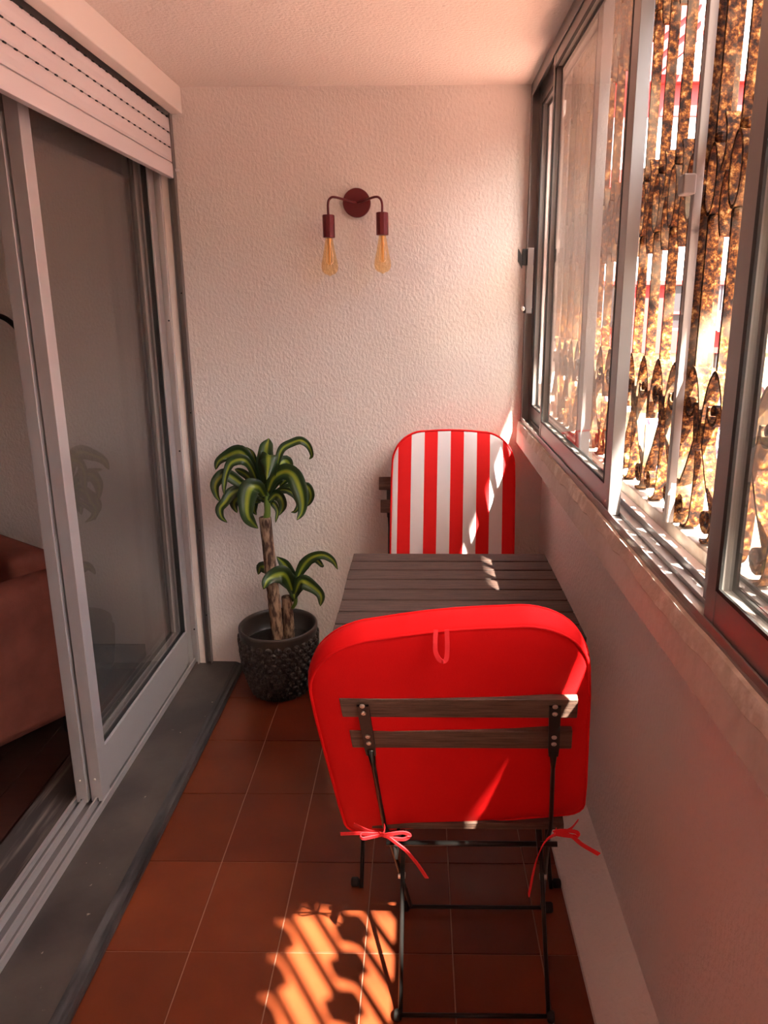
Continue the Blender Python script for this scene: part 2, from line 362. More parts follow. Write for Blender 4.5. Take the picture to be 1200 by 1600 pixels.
MB().tube([(-.878, 2.755, 1.975), (-.865, 2.76, 1.977)], .006, 8).build('stop_peg', M['shutter'], rs)
t = MB().box(-.905, -.901, 2.745, YE, .037, 2.16).box(-.884, -.880, 2.745, YE, .037, 2.16).box(-.901, -.884, 2.764, YE, .037, 2.16)
t.build('guide_rail', M['alu_dark'], rs)
for zz in (.25, .62, 1.1, 1.55): MB().lathe([(.003, 0), (.003, .002)], seg=8, T=Matrix.Translation((-.8925, 2.7645, zz)) @ Matrix.Rotation(PI/2, 4, 'X')).build('screw', M['black'], rs)
# plaster reveal strip between door jamb and guide rail
struct(MB().box(-.932, -.904, 2.752, 2.78, .036, 2.10).build('trim_5', M['smooth'], bevel=.002), 'narrow plaster reveal strip beside the door jamb', 'trim')

# ------------------------------------------------------------------ window
win = empty('window_1', (.41, 1.0, 1.06)); struct(win, 'aluminium sliding window with one opening left open', 'window')
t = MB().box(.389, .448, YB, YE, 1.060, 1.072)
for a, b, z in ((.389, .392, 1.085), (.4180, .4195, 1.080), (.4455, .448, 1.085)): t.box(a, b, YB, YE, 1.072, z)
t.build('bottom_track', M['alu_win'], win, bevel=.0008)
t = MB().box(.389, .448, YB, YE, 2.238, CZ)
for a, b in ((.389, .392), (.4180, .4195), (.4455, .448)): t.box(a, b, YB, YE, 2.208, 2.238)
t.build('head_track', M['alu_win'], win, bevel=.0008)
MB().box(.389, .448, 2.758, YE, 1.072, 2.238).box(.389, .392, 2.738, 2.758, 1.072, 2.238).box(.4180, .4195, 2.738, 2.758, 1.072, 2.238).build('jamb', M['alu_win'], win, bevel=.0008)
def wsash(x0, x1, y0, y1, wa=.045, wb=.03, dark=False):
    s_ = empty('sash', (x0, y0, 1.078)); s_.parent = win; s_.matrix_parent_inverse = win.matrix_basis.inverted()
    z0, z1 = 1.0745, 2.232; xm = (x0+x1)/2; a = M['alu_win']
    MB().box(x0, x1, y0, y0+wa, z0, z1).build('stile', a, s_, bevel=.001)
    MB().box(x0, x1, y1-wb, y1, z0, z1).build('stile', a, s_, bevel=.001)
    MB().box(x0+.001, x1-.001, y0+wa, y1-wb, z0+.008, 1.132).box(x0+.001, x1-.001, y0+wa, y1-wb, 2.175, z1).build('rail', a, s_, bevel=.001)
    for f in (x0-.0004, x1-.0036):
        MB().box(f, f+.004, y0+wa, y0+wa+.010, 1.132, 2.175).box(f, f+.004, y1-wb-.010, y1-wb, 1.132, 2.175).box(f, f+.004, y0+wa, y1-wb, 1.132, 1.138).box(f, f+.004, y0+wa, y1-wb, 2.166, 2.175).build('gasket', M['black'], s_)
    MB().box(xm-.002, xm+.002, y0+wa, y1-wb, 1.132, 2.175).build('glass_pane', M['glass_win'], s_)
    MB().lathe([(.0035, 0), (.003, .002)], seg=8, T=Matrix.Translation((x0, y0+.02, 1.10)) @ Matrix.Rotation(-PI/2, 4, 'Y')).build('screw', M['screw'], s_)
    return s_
wsash(.3925, .4175, 1.446, 2.34, .045, .022)
wsash(.4200, .4450, 1.86, 2.745, .045, .03)
wsash(.3925, .4175, -.32, .925, .05, .030)
wsash(.4200, .4450, -.45, 1.0, .05, .03)
wsash(.3925, .4175, -1.40, -.36, .05, .05)
wsash(.4200, .4450, YB+.02, -1.36, .05, .05)
# latch on the jamb
la = empty('window_latch', (.39, 2.60, 1.48), 'black and grey window latch beside the end wall', 'latch')
MB().box(.352, .3925, 2.585, 2.60, 1.635, 1.690).build('latch_body', M['black'], la, bevel=.002)
MB().quadprism([(.352, 2.585, 1.625), (.352, 2.60, 1.625), (.338, 2.60, 1.650), (.338, 2.585, 1.650)], None, (0, 0, .04)).build('thumb_lever', M['black'], la)
MB().box(.369, .389, 2.578, 2.585, 1.475, 1.692).build('face_plate', M['alu_win'], la, bevel=.001)
MB().box(.362, .3925, 2.585, 2.598, 1.475, 1.492).build('lower_bar', M['black'], la)
MB().lathe([(.006, 0), (.008, .003), (.008, .010), (.005, .013)], seg=12, T=Matrix.Translation((.357, 2.585, 1.49)) @ Matrix.Rotation(PI/2, 4, 'X')).build('knob', M['screw'], la)

# ------------------------------------------------------------------ outside: sill, slab overhead, grille
struct(MB().box(.448, .66, YB, 3.3, .90, 1.046).build('trim_6', M['ext_sill']), 'red painted outer sill below the grille', 'sill')
struct(MB().box(.45, .62, YB, 3.3, 2.44, 2.65).build('trim_7', M['overhang']), 'outer lintel above the window grille', 'lintel')
struct(MB().box(.59, 1.727, -1.155, 5.0, 4.5, 4.7).box(.59, 1.46, -2.35, -1.155, 4.5, 4.7).build('trim_8', M['overhang']), 'unseen slab overhead, shaped to limit the sun on grille and floor', 'slab')  # out of view; extent and stepped end set to shape the sun patches

gr = empty('window_grille', (.52, 1.35, 1.046), 'rusty wrought iron security grille outside the window', 'grille')
XD0, XD1 = .503, .533   # ribbon depth
def rib(pts, th=.0055, dx=None, n=5, smooth=True):
    pp = spline([(0, a, b) for a, b in pts], n) if smooth else [Vector((0, a, b)) for a, b in pts]
    return MB().strip([(.518, p.y, p.z) for p in pp], dx or .024, th, (1, 0, 0))
def spiral(cy, cz, r0, r1, a0, turns, n=14):
    out = []
    for k in range(n+1):
        t_ = k/n; r = r0+(r1-r0)*t_; a = a0+turns*2*PI*t_
        out.append((cy+r*math.cos(a), cz+r*math.sin(a)))
    return out
barlow = MB().strip([(.518, 0, 1.375), (.518, 0, 1.64)], .0205, .007, (1, 0, 0)).mesh('grille_bar', M['rust'])
barup = MB().strip([(.518, 0, 1.785), (.518, 0, 2.10)], .0205, .007, (1, 0, 0)).mesh('grille_bar', M['rust'])
bartop = MB().strip([(.518, 0, 2.25), (.518, 0, 2.44)], .0205, .007, (1, 0, 0)).mesh('grille_bar', M['rust'])
arch = rib([(-.046, 1.255), (-.043, 1.31), (-.026, 1.362), (0, 1.388), (.026, 1.362), (.042, 1.31), (.043, 1.27)], .0055).mesh('arch', M['rust'])
def sscroll(sg):
    top = spiral(.006, 1.318, .006, .026, 1.2*PI, -1.15)           # opens outward
    pts = top + [(-.030, 1.255), (-.002, 1.20), (.030, 1.152)]
    bot = spiral(.012, 1.128, .027, .007, .1*PI, -1.15)
    pts += bot
    return rib([(sg*a, b) for a, b in pts], .0055, smooth=False)
scrA = sscroll(1).mesh('scroll', M['rust']); scrB = sscroll(-1).mesh('scroll', M['rust'])
foot = rib([(-.045, 1.24), (-.048, 1.18), (-.040, 1.11), (-.018, 1.088), (.0, 1.087)], .0055).mesh('foot_curl', M['rust'])
def oval(z0, z1):
    zc, h = (z0+z1)/2, (z1-z0)/2
    return rib([(.023*math.cos(a), zc+h*math.sin(a)) for a in [2*PI*k/20 for k in range(21)]], .006, smooth=False).mesh('oval_ring', M['rust'])
ov1 = oval(1.655, 1.770); ov2 = oval(2.115, 2.235)
def collar(z): return MB().lathe([(.006, -.010), (.011, -.006), (.012, 0), (.011, .006), (.006, .010)], (.518, 0, z), 10).mesh('collar', M['rust'])
cols = [collar(z) for z in (1.645, 1.780, 2.105, 2.245)]
def cpair(z):
    a = [(.0415, z+.052), (.050+.008, z+.03), (.050+.014, z), (.058, z-.03), (.0415, z-.052)]
    return rib([(.012+ y_*.62, q) for y_, q in a], .006).mesh('link_curl', M['rust'])
lc1 = [cpair(1.665), cpair(2.12)]
lcb = []
for z in (1.765, 2.235):
    lcb.append(rib([(.10-.012-.62*y_, q) for y_, q in [(.0415, z+.045), (.058, z+.025), (.064, z), (.058, z-.025), (.0415, z-.045)]], .006).mesh('link_curl', M['rust']))
PY = .1005; yk = 1.245
ybars = [yk + PY*k for k in range(-38, 20)]
for k, y in enumerate(ybars):
    if y > 3.15 or y < YB+.05: continue
    if abs(y-1.40) < .02: continue
    for me in (barlow, barup, bartop): link('grille_bar', me, gr, (0, y, 0))
    link('arch', arch, gr, (0, y, 0)); link('scroll', scrA if k % 2 else scrB, gr, (0, y, 0))
    link('foot_curl', foot, gr, (0, y, 0))
    for me in (ov1, ov2): link('oval_ring', me, gr, (0, y, 0))
    for me in cols: link('collar', me, gr, (0, y, 0))
    for me in lc1 + lcb: link('link_curl', me, gr, (0, y, 0))
MB().box(.498, .542, YB, 3.2, 1.046, 1.083).build('bottom_rail', M['rail'], gr, bevel=.003)
MB().box(.500, .540, YB, 3.2, 2.40, 2.444).build('top_rail', M['rust'], gr, bevel=.003)
tag(MB().box(.484, .500, 1.362, 1.378, 1.083, 2.43).build('gate_post', M['post'], gr, bevel=.002), 'grey painted square post')
MB().box(.500, .548, 1.366, 1.376, 1.083, 2.43).build('gate_stile', M['rust'], gr, bevel=.001)
MB().box(.500, .548, 1.395, 1.403, 1.083, 2.43).build('gate_stile', M['rust'], gr, bevel=.001)
tag(MB().box(.462, .486, 1.355, 1.385, 1.690, 1.725).build('lock_block', M['post'], gr, bevel=.004), 'grey lock block on the post')

# ------------------------------------------------------------------ outside: buildings and street
bd = empty('apartment_building', (4.5, 12, -3.2), 'white and red banded apartment building across the street', 'building')
def bb(name, m, x0, x1, z0, z1, y0=12.0, y1=12.4, p=bd, bevel=0): return MB().box(x0, x1, y0, y1, z0, z1).build(name, M[m], p, bevel=bevel)
bb('facade', 'white_wall', -1.5, 14, -3.2, 9.0, 12.2, 16)
bb('red_band', 'pink_wall', -1.5, 14, 4.33, 4.76, 12.12, 12.3)
bb('red_band', 'red_wall', -1.5, 14, 4.76, 4.86, 11.95, 12.3)
bb('red_band', 'red_wall', -1.5, 14, 3.28, 3.54, 11.95, 12.3)
bb('red_band', 'pink_wall', -1.5, 14, 3.00, 3.28, 12.10, 12.3)
bb('red_band', 'red_wall', -1.5, 14, 1.82, 1.89, 12.0, 12.3)
bb('red_band', 'red_wall', -1.5, 4.55, .74, 1.80, 12.12, 12.3)
bb('shop_sign', 'red_wall', 3.4, 5.0, .74, 1.10, 11.95, 12.2)
bb('ground_floor', 'cream', -1.5, 14, -3.2, .74, 12.05, 12.3)
for x0, x1 in ((4.08, 4.42),):
    f = bb('window', 'shop_dark', x0, x1, 1.14, 1.81, 12.08, 12.2)
    MB().box(x0-.03, x1+.03, 12.02, 12.12, 1.36, 1.40).build('sill', M['pink_wall'], f); MB().box(x0-.03, x1+.03, 12.0, 12.12, 1.10, 1.14).build('sill', M['pink_wall'], f)
for x0, x1, z0, z1, mm in ((4.75, 5.35, 1.42, 1.84, 'grey_shutter'), (5.55, 7.2, 1.3, 1.84, 'grey_shutter'), (2.3, 3.4, 1.15, 1.8, 'grey_shutter')):
    f = bb('roller_shutter', mm, x0, x1, z0, z1, 12.05, 12.2)
    for k in range(int((x1-x0)/.1)): MB().box(x0+.02+k*.1, x0+.035+k*.1, 12.03, 12.06, z0, z1).build('shutter_rib', M['shop_dark'], f)
bb('panel', 'cream', 5.3, 6.1, .74, 1.42, 12.0, 12.2)
bb('opening', 'shop_dark', 4.85, 5.6, .50, .74, 11.98, 12.1)
ac = bb('air_conditioner', 'white_wall', 4.82, 5.08, 1.08, 1.40, 11.8, 12.0, bevel=.01)
for k in range(6): MB().box(4.84, 4.93, 11.79, 11.80, 1.12+k*.04, 1.14+k*.04).build('vent_slit', M['pink_wall'], ac)
# lettering on the red sign
def text(s, x, z, size, p):
    cu = bpy.data.curves.new('letter', 'FONT'); cu.body = s; cu.size = size; cu.extrude = .01
    o = bpy.data.objects.new('letter', cu); o.rotation_euler = (PI/2, 0, 0); C.objects.link(o)
    dg = bpy.context.evaluated_depsgraph_get(); me = bpy.data.meshes.new_from_object(o.evaluated_get(dg)); bpy.data.objects.remove(o)
    me.transform(Matrix.Translation((x, 11.94, z)) @ Matrix.Rotation(PI/2, 4, 'X')); me.materials.clear(); me.materials.append(M['letter'])
    q = bpy.data.objects.new('letter', me); C.objects.link(q); q.parent = p; q.matrix_parent_inverse = p.matrix_basis.inverted()
for s, px in (('A', 1008), ('O', 1031), ('S', 1042)):
    q = at(px, 556, 11.94); text(s, q.x, q.z, .13, bd)
# slanted eave at upper left of the facade
e0 = [at(px, py, 11.6) for px, py in ((985, -40), (1100, -40), (1095, 60), (1035, 112), (985, 150))]
MB().quadprism([tuple(v) for v in e0], None, (0, .3, 0)).build('slanted_gable', M['pink_wall'], bd)
for d in (0, 26, 52):
    a, b = at(1030, 108-d, 11.55), at(1100, 50-d, 11.55)
    MB().strip([a, b], .06, .05, (0, 0, 1)).build('gable_moulding', M['red_wall'], bd)
# lattice fence at street level
fn = empty('lattice_fence', (5, 10, -3.0), 'diamond lattice fence in front of the ground floor', 'fence')
MB().box(2.0, 9, 10.05, 10.1, -1.3, .42).build('backing_panel', mat('purple_panel', (.13, .09, .13), .7), fn)
t = MB()
for k in range(60):
    x = 1.2+k*.16
    for sgn in (1, -1):
        if 2 < x < 8.2: t.strip([(x, 10.03, -1.2), (x+sgn*.75, 10.03, .40)], .018, .01, (1, 0, 0))
t.build('lattice', M['white_wall'], fn)['kind'] = 'stuff'
for z in (-1.3, .40): MB().box(2.0, 9, 10.0, 10.1, z, z+.05).build('fence_rail', M['cream'], fn)
struct(MB().box(-6, 30, -10, 30, -3.4, -3.2).build('floor_street', M['pave']), 'pink paved street below the balcony', 'street')
b2 = empty('red_building', (16, 4, -3.2), 'red and white apartment building along the street', 'building')
MB().box(13, 18, -8, 11, -3.2, 8).build('facade', M['white_wall'], b2)
for z in (-.5, 2.6, 5.7): MB().box(12.85, 13.05, -8, 11, z, z+.9).build('red_band', M['red_wall'], b2)

# ================================================================== FURNITURE
def fold_chair(origin, sgn, shear, zs, label):
    """local: chair faces +y, origin at rear foot bar centre; sgn=-1 turns it round"""
    ox, oy = origin
    root = empty('folding_chair', (ox, oy, 0), label, 'chair', 'folding bistro chairs at the table')
    def X(v):
        z = v.z*zs
        return Vector((ox+sgn*v.x-shear[0]*z+shear[1]*v.y, oy+sgn*v.y, z))
    def put(mb, name, m, p=root, **k): return mb.xf(X).build(name, m, p, **k)
    yb = lambda z: .045-.34*(z-.45)            # back upright line
    lean = math.atan(.34)
    # back slats
    for zc, hl in ((.799, .213), (.717, .206)):
        T = Matrix.Translation((0, yb(zc)+.006, zc)) @ Matrix.Rotation(lean, 4, 'X')
        put(MB().box(-hl, hl, -.006, .008, -.0245, .0245, T), 'back_slat', M['wood'], bevel=.002)
    # uprights: flat bar on top, round below, running to the front feet
    for s in (-1, 1):
        xo = .172*s
        T = Matrix.Translation((xo, 0, 0))
        a = [(xo, yb(z)-.003, z) for z in (.806, .80, .70, .675)]
        up = put(MB().strip(a, [.021, .021, .021, .018], .004, (1, 0, 0)), 'upright', M['iron'])
        put(MB().tube([(xo, yb(.69)-.002, .69), (xo, yb(.64)-.002, .64), (xo, .045, .45), (xo*.98, .06, .42), (xo*.97, .285, .018)], [.008, .0045, .0045, .005, .005], 8), 'upright_rod', M['iron'], up, smooth=True)
        for zc in (.807, .789, .728, .710):
            c_ = (xo, yb(zc)-.005, zc)
            put(MB().lathe([(.0050, 0), (.0050, .0015), (.0035, .0028), (.0018, .0028), (.0016, .001)], seg=12, T=Matrix.Translation(c_) @ Matrix.Rotation(PI/2+lean, 4, 'X')), 'screw', M['screw'], up)
        # leg from rear foot up to the seat front
        put(MB().tube([(.160*s, .002, .014), (.160*s, .30, .435)], .005, 8), 'leg', M['iron'], smooth=True)
        put(MB().lathe([(.010, -.012), (.013, -.008), (.013, .008), (.010, .012)], seg=12, T=Matrix.Translation((.183*s, .288, .0135)) @ Matrix.Rotation(PI/2, 4, 'Y')), 'rubber_foot', M['black'], smooth=True)
        put(MB().lathe([(.009, -.008), (.0115, -.005), (.0115, .005), (.009, .008)], seg=12, T=Matrix.Translation((.165*s, 0, .0118)) @ Matrix.Rotation(PI/2, 4, 'Y')), 'rubber_foot', M['black'], smooth=True)
        put(MB().box(.145*s-.003, .145*s+.003, .0, .35, .410, .440), 'seat_rail', M['iron'])
        put(MB().lathe([(.007, -.008), (.007, .008)], seg=10, T=Matrix.Translation((.163*s, .163, .222)) @ Matrix.Rotation(PI/2, 4, 'Y')), 'pivot_bolt', M['screw'])
    put(MB().tube([(-.183, .286, .0145), (.183, .286, .0145)], .0045, 8), 'front_foot_bar', M['iron'], smooth=True)
    put(MB().tube([(-.160, 0, .012), (.160, 0, .012)], .0045, 8), 'rear_foot_bar', M['iron'], smooth=True)
    put(MB().tube([(-.172, .052, .405), (.186, .052, .405)], .0055, 8), 'cross_bar', M['iron'], smooth=True)
    put(MB().tube([(-.150, .13, .400), (.150, .13, .400)], .005, 8), 'cross_bar', M['iron'], smooth=True)
    put(MB().tube([(-.150, .24, .400), (.150, .24, .400)], .005, 8), 'cross_bar', M['iron'], smooth=True)
    for k in range(6):
        y = .052+k*.056
        put(MB().box(-.20, .20, y, y+.044, .440, .455), 'seat_slat', M['wood'], bevel=.0015)
    return root
fold_chair((.118, 1.228), 1, (.052, .09), 1.0, 'nearer folding chair, seen from behind, under the plain red side of a cushion')
fold_chair((.052, 2.655), -1, (0, 0), 1.035, 'farther folding chair against the end wall, holding the striped cushion')

# cushions
def cushion(name, label, W=.476, HH=.556, TH=.062):
    N = 12
    def outline(W, Hh, rt, rb):
        pts = []
        def arc(cx, cz, r, a0, a1, n):
            for k in range(n+1):
                a = a0+(a1-a0)*k/n; pts.append((cx+r*math.cos(a), cz+r*math.sin(a)))
        arc(W/2-rt, Hh-rt, rt, 0, PI/2, N)
        for k in range(1, 5): pts.append((W/2-rt-(W-2*rt)*k/5, Hh+.006*math.sin(PI*k/5)))
        arc(-W/2+rt, Hh-rt, rt, PI/2, PI, N)
        for k in range(1, 6): pts.append((-W/2-.002, Hh-rt-(Hh-rt-rb)*k/6))
        arc(-W/2+rb, rb, rb, PI, 1.5*PI, 4)
        for k in range(1, 6): pts.append((-W/2+rb+(W-2*rb)*k/6, 0))
        arc(W/2-rb, rb, rb, -PI/2, 0, 4)
        for k in range(1, 6): pts.append((W/2+.002, rb+(Hh-rt-rb)*k/6))
        return pts
    ol = outline(W, HH, .125, .032)
    bm = bmesh.new(); cz = HH*.5
    prof = [(.02, -.5-.12), (.45, -.5-.11), (.8, -.5-.03), (.94, -.47), (.975, -.42), (.992, -.3), (1.0, 0), (.992, .3), (.975, .42), (.94, .47), (.8, .53), (.45, .61), (.02, .62)]
    rings = [[bm.verts.new((x*s_, t_*TH, cz+(z-cz)*s_)) for x, z in ol] for s_, t_ in prof]
    n = len(ol)
    for ri, (a, b) in enumerate(zip(rings, rings[1:])):
        for k in range(n):
            f = bm.faces.new((a[k], a[(k+1) % n], b[(k+1) % n], b[k])); f.smooth = True
            f.material_index = 1 if ri < 4 else 0
    f = bm.faces.new(rings[0][::-1]); f.material_index = 1; bm.faces.new(rings[-1])
    bmesh.ops.recalc_face_normals(bm, faces=bm.faces)
    me = bpy.data.meshes.new(name); bm.to_mesh(me); bm.free(); me.materials.append(M['red']); me.materials.append(M['stripes'])
    o = bpy.data.objects.new(name, me); C.objects.link(o); tag(o, label, 'cushion', 'seat cushions on the folding chairs')
    for t_, s_ in ((-.43, .977), (.43, .977)):
        pts = [(x*s_, t_*TH, cz+(z-cz)*s_) for x, z in ol]; pts.append(pts[0])
        p = MB().tube(pts, .0026, 6, cap=False).build('piping', M['red'], None, smooth=True); p.parent = o
    return o
# local -y side is striped; local +y side is red
c1 = cushion('chair_cushion', 'large rounded red cushion, plain side, on the nearer chair')
c2 = cushion('chair_cushion', 'red and white striped cushion on the chair by the end wall')
LEAN = math.atan(.34)
c2.matrix_world = Matrix.Translation((.118, 2.545, .487)) @ Matrix.Rotation(math.radians(1.0), 4, 'Y') @ Matrix.Rotation(-LEAN*.78, 4, 'X') @ Matrix.Diagonal((.985, 1, 1.03, 1))
c1.matrix_world = Matrix.Translation((.094, 1.318, .449)) @ Matrix.Rotation(math.radians(-6.0), 4, 'Y') @ Matrix.Rotation(LEAN, 4, 'X') @ Matrix.Rotation(PI, 4, 'Z') @ Matrix.Diagonal((1.07, 1, 1.01, 1))
bpy.context.view_layer.update()
def pparent(o, p):
    o.parent = p; o.matrix_parent_inverse = p.matrix_world.inverted()
# carry loop and bows on the nearer cushion (y = depth of its back face)
lp = MB().strip(spline([at(681, 984, 1.097), at(680, 1005, 1.090), at(681, 1020, 1.088), at(688, 1032, 1.088), at(697, 1031, 1.089), at(699, 1010, 1.092), at(698, 984, 1.097)], 4), .0075, .0016, (.9, .0, -.1)).build('carry_loop', M['red2'])
pparent(lp, c1)
def bow(paths, wd=.0095):
    for pts in paths:
        o = MB().strip(spline([at(*p) for p in pts], 5), wd, .0018, (.15, -.35, 1)).build('tie', M['red2']); pparent(o, c1)
bow([[(553, 1288, 1.255), (575, 1298, 1.245), (592, 1302, 1.235), (600, 1304, 1.232)],
     [(600, 1304, 1.230), (580, 1303, 1.225), (560, 1302, 1.222), (532, 1303, 1.220)],
     [(598, 1306, 1.230), (612, 1303, 1.222), (630, 1301, 1.218), (640, 1305, 1.218), (632, 1311, 1.220), (615, 1310, 1.225), (600, 1306, 1.230)],
     [(600, 1304, 1.228), (585, 1307, 1.222), (567, 1310, 1.220), (566, 1303, 1.222), (590, 1303, 1.228)],
     [(603, 1305, 1.229), (620, 1318, 1.222), (635, 1330, 1.216), (652, 1350, 1.212), (667, 1372, 1.210)],
     [(600, 1290, 1.262), (601, 1297, 1.245), (598, 1306, 1.230)]])
bow([[(903, 1282, 1.265), (890, 1296, 1.245), (868, 1302, 1.232)],
     [(866, 1301, 1.230), (880, 1298, 1.222), (900, 1300, 1.220), (902, 1306, 1.220), (888, 1306, 1.224), (868, 1303, 1.230)],
     [(868, 1303, 1.229), (852, 1315, 1.220), (838, 1345, 1.212), (826, 1399, 1.208)],
     [(870, 1302, 1.229), (892, 1306, 1.220), (910, 1320, 1.216), (936, 1335, 1.212)],
     [(868, 1297, 1.262), (866, 1302, 1.245), (868, 1303, 1.230)]], .0105)

# table
tb = empty('folding_table', (.095, 1.90, 0), 'weathered dark slatted wooden folding table between the two chairs', 'table')
yb0 = 2.206
for k in range(8):
    y1 = yb0-k*.0765
    l_, r_ = (-.300, .400) if 0 else (-.216, .404)
    MB().box(l_+random.uniform(-.001, .001), r_, y1-.069, y1, .703, .720).build('table_slat', M['wood_table'], tb, bevel=.002)
for x in (-.14, .33): MB().box(x-.012, x+.012, 1.60, 2.20, .672, .703).build('top_rail', M['iron'], tb)
for (xa, ya, yb_, xin) in ((-.155, 1.60, 2.12, 0), (-.145, 2.16, 1.66, .012)):
    for s in (0, 1):
        x = (xa+xin) if s == 0 else (.19-xa-xin)
        e = -1 if s == 0 else 1
        MB().tube(spline([(x+e*.012, ya-.004, .016), (x+e*.004, ya, .018), (x, ya+.004*(1 if yb_ > ya else -1), .03), (x, (ya+yb_)/2, .355), (x, yb_, .69)], 4), .0055, 8).build('leg', M['iron'], tb, smooth=True)
        MB().lathe([(.009, -.010), (.012, -.007), (.012, .007), (.009, .010)], seg=12, T=Matrix.Translation((x+e*.018, ya-.004, .0125)) @ Matrix.Rotation(PI/2, 4, 'Y')).build('rubber_foot', M['black'], tb, smooth=True)
for y, z in ((1.72, .17), (2.05, .17)): MB().tube([(-.155, y, z), (.345, y, z)], .005, 8).build('cross_bar', M['iron'], tb)

# ------------------------------------------------------------------ wall lamp
lx, lz = -.2290, 1.863
wl = empty('wall_lamp', (lx, YE, lz), 'burgundy two-armed wall lamp with amber filament bulbs, unlit', 'lamp')
MB().lathe([(.048, 0), (.050, .003), (.050, .018), (.048, .021)], seg=40, T=Matrix.Translation((lx, YE, lz)) @ Matrix.Rotation(PI/2, 4, 'X')).build('backplate', M['burgundy'], wl, bevel=0)
amber = glass('amber_glass', (1.0, .86, .62), 1.5, .01)
fil = mat('filament', (.85, .55, .25), .4, .3)
for s, q in ((-1, at(513, 336, 2.685)), (1, at(597, 332, 2.685))):
    top = Vector((q.x, 2.685, q.z))
    MB().tube(spline([(lx, YE-.015, lz), (lx+s*.02, 2.735, lz+.002), (top.x-s*.026, 2.688, lz+.010), (top.x-s*.008, 2.686, lz+.006), (top.x, 2.685, lz-.012), tuple(top+Vector((0, 0, -.004)))], 6), .0042, 10).build('arm', M['burgundy'], wl, smooth=True)
    so_ = MB().lathe([(.0205, -.076), (.0215, -.074), (.0215, -.002), (.0205, 0), (.004, .001)], tuple(top), 10).build('socket', M['burgundy'], wl)
    bl = MB().lathe([(.013, -.078), (.014, -.086), (.018, -.110), (.024, -.140), (.0295, -.165), (.0305, -.178), (.028, -.190), (.020, -.1995), (.010, -.203), (.003, -.2065), (.001, -.208)], tuple(top), 28).build('bulb', amber, wl, smooth=True)
    MB().lathe([(.006, -.078), (.005, -.10), (.003, -.125), (.002, -.165)], tuple(top), 10).build('stem', fil, bl)
    for k in range(4):
        a = k*PI/2+.4; p = [(top.x+r*math.cos(a), top.y+r*math.sin(a), top.z+z) for r, z in ((.004, -.098), (.011, -.125), (.012, -.160), (.004, -.168))]
        MB().tube(p, .0012, 6).build('filament', fil, bl)

# ------------------------------------------------------------------ potted dracaena
PC = Vector((-.56, 2.605, 0))
pl = empty('potted_dracaena', tuple(PC), 'potted dracaena with striped leaves in a dark embossed pot by the door', 'plant')
pp = [(.098, 0), (.104, .004), (.122, .05), (.138, .11), (.1475, .18), (.151, .24), (.151, .262), (.154, .272), (.154, .284), (.150, .288), (.145, .286), (.143, .27), (.140, .20), (.10, .195), (.001, .195)]
pot = MB().lathe(pp, tuple(PC), 64).build('pot', M['pot'], pl, smooth=True)
em = MB()
def rad(z):
    for (r0, z0), (r1, z1) in zip(pp, pp[1:7]):
        if z0 <= z <= z1: return r0+(r1-r0)*(z-z0)/(z1-z0)
    return .15
rows = 11
for j in range(rows):
    z = .018+j*.0222; r = rad(z); n = 27
    for k in range(n):
        a = 2*PI*(k+.5*(j % 2))/n; sc = r/.151
        T = Matrix.Translation((PC.x+(r-.001)*math.cos(a), PC.y+(r-.001)*math.sin(a), z)) @ Matrix.Rotation(a, 4, 'Z') @ Matrix.Rotation(PI/2, 4, 'Y')
        em.lathe([(.0145*sc, 0), (.0130*sc, .0065), (.009*sc, .0095), (.0060*sc, .0055), (.004*sc, .0095), (.001, .010)], seg=8, T=T)
em.build('embossed_rosettes', M['pot'], pot)['kind'] = 'stuff'
MB().lathe([(.142, .195), (.141, .205), (.12, .212), (.06, .216), (.001, .218)], tuple(PC), 32).build('soil', M['soil'], pl, smooth=True)
def cane(a, b, r0, r1, name='cane'):
    a, b = Vector(a), Vector(b); pts, rs_ = [], []
    for k in range(31):
        t_ = k/30; pts.append(a.lerp(b, t_)); rs_.append((r0+(r1-r0)*t_)*(1+.05*random.uniform(-1, 1)))
    MB().tube(pts, rs_, 18).build(name, M['bark'], pl, smooth=True)
cane(at(436, 1010, 2.60), at(414, 808, 2.60), .0245, .0235)
cane(at(453, 1005, 2.63), at(448, 932, 2.63), .0225, .0205)
MB().tube(spline([at(416, 812, 2.60), at(418, 800, 2.595), at(417, 780, 2.595), at(415, 745, 2.60)], 4), [.013]*4+[.012]*4+[.010]*4+[.006], 10).build('green_stem', M['stem'], pl, smooth=True)
MB().tube(spline([at(457, 950, 2.62), at(462, 940, 2.615), at(460, 920, 2.61), at(457, 900, 2.61)], 4), .0075, 8).build('green_stem', M['stem'], pl, smooth=True)
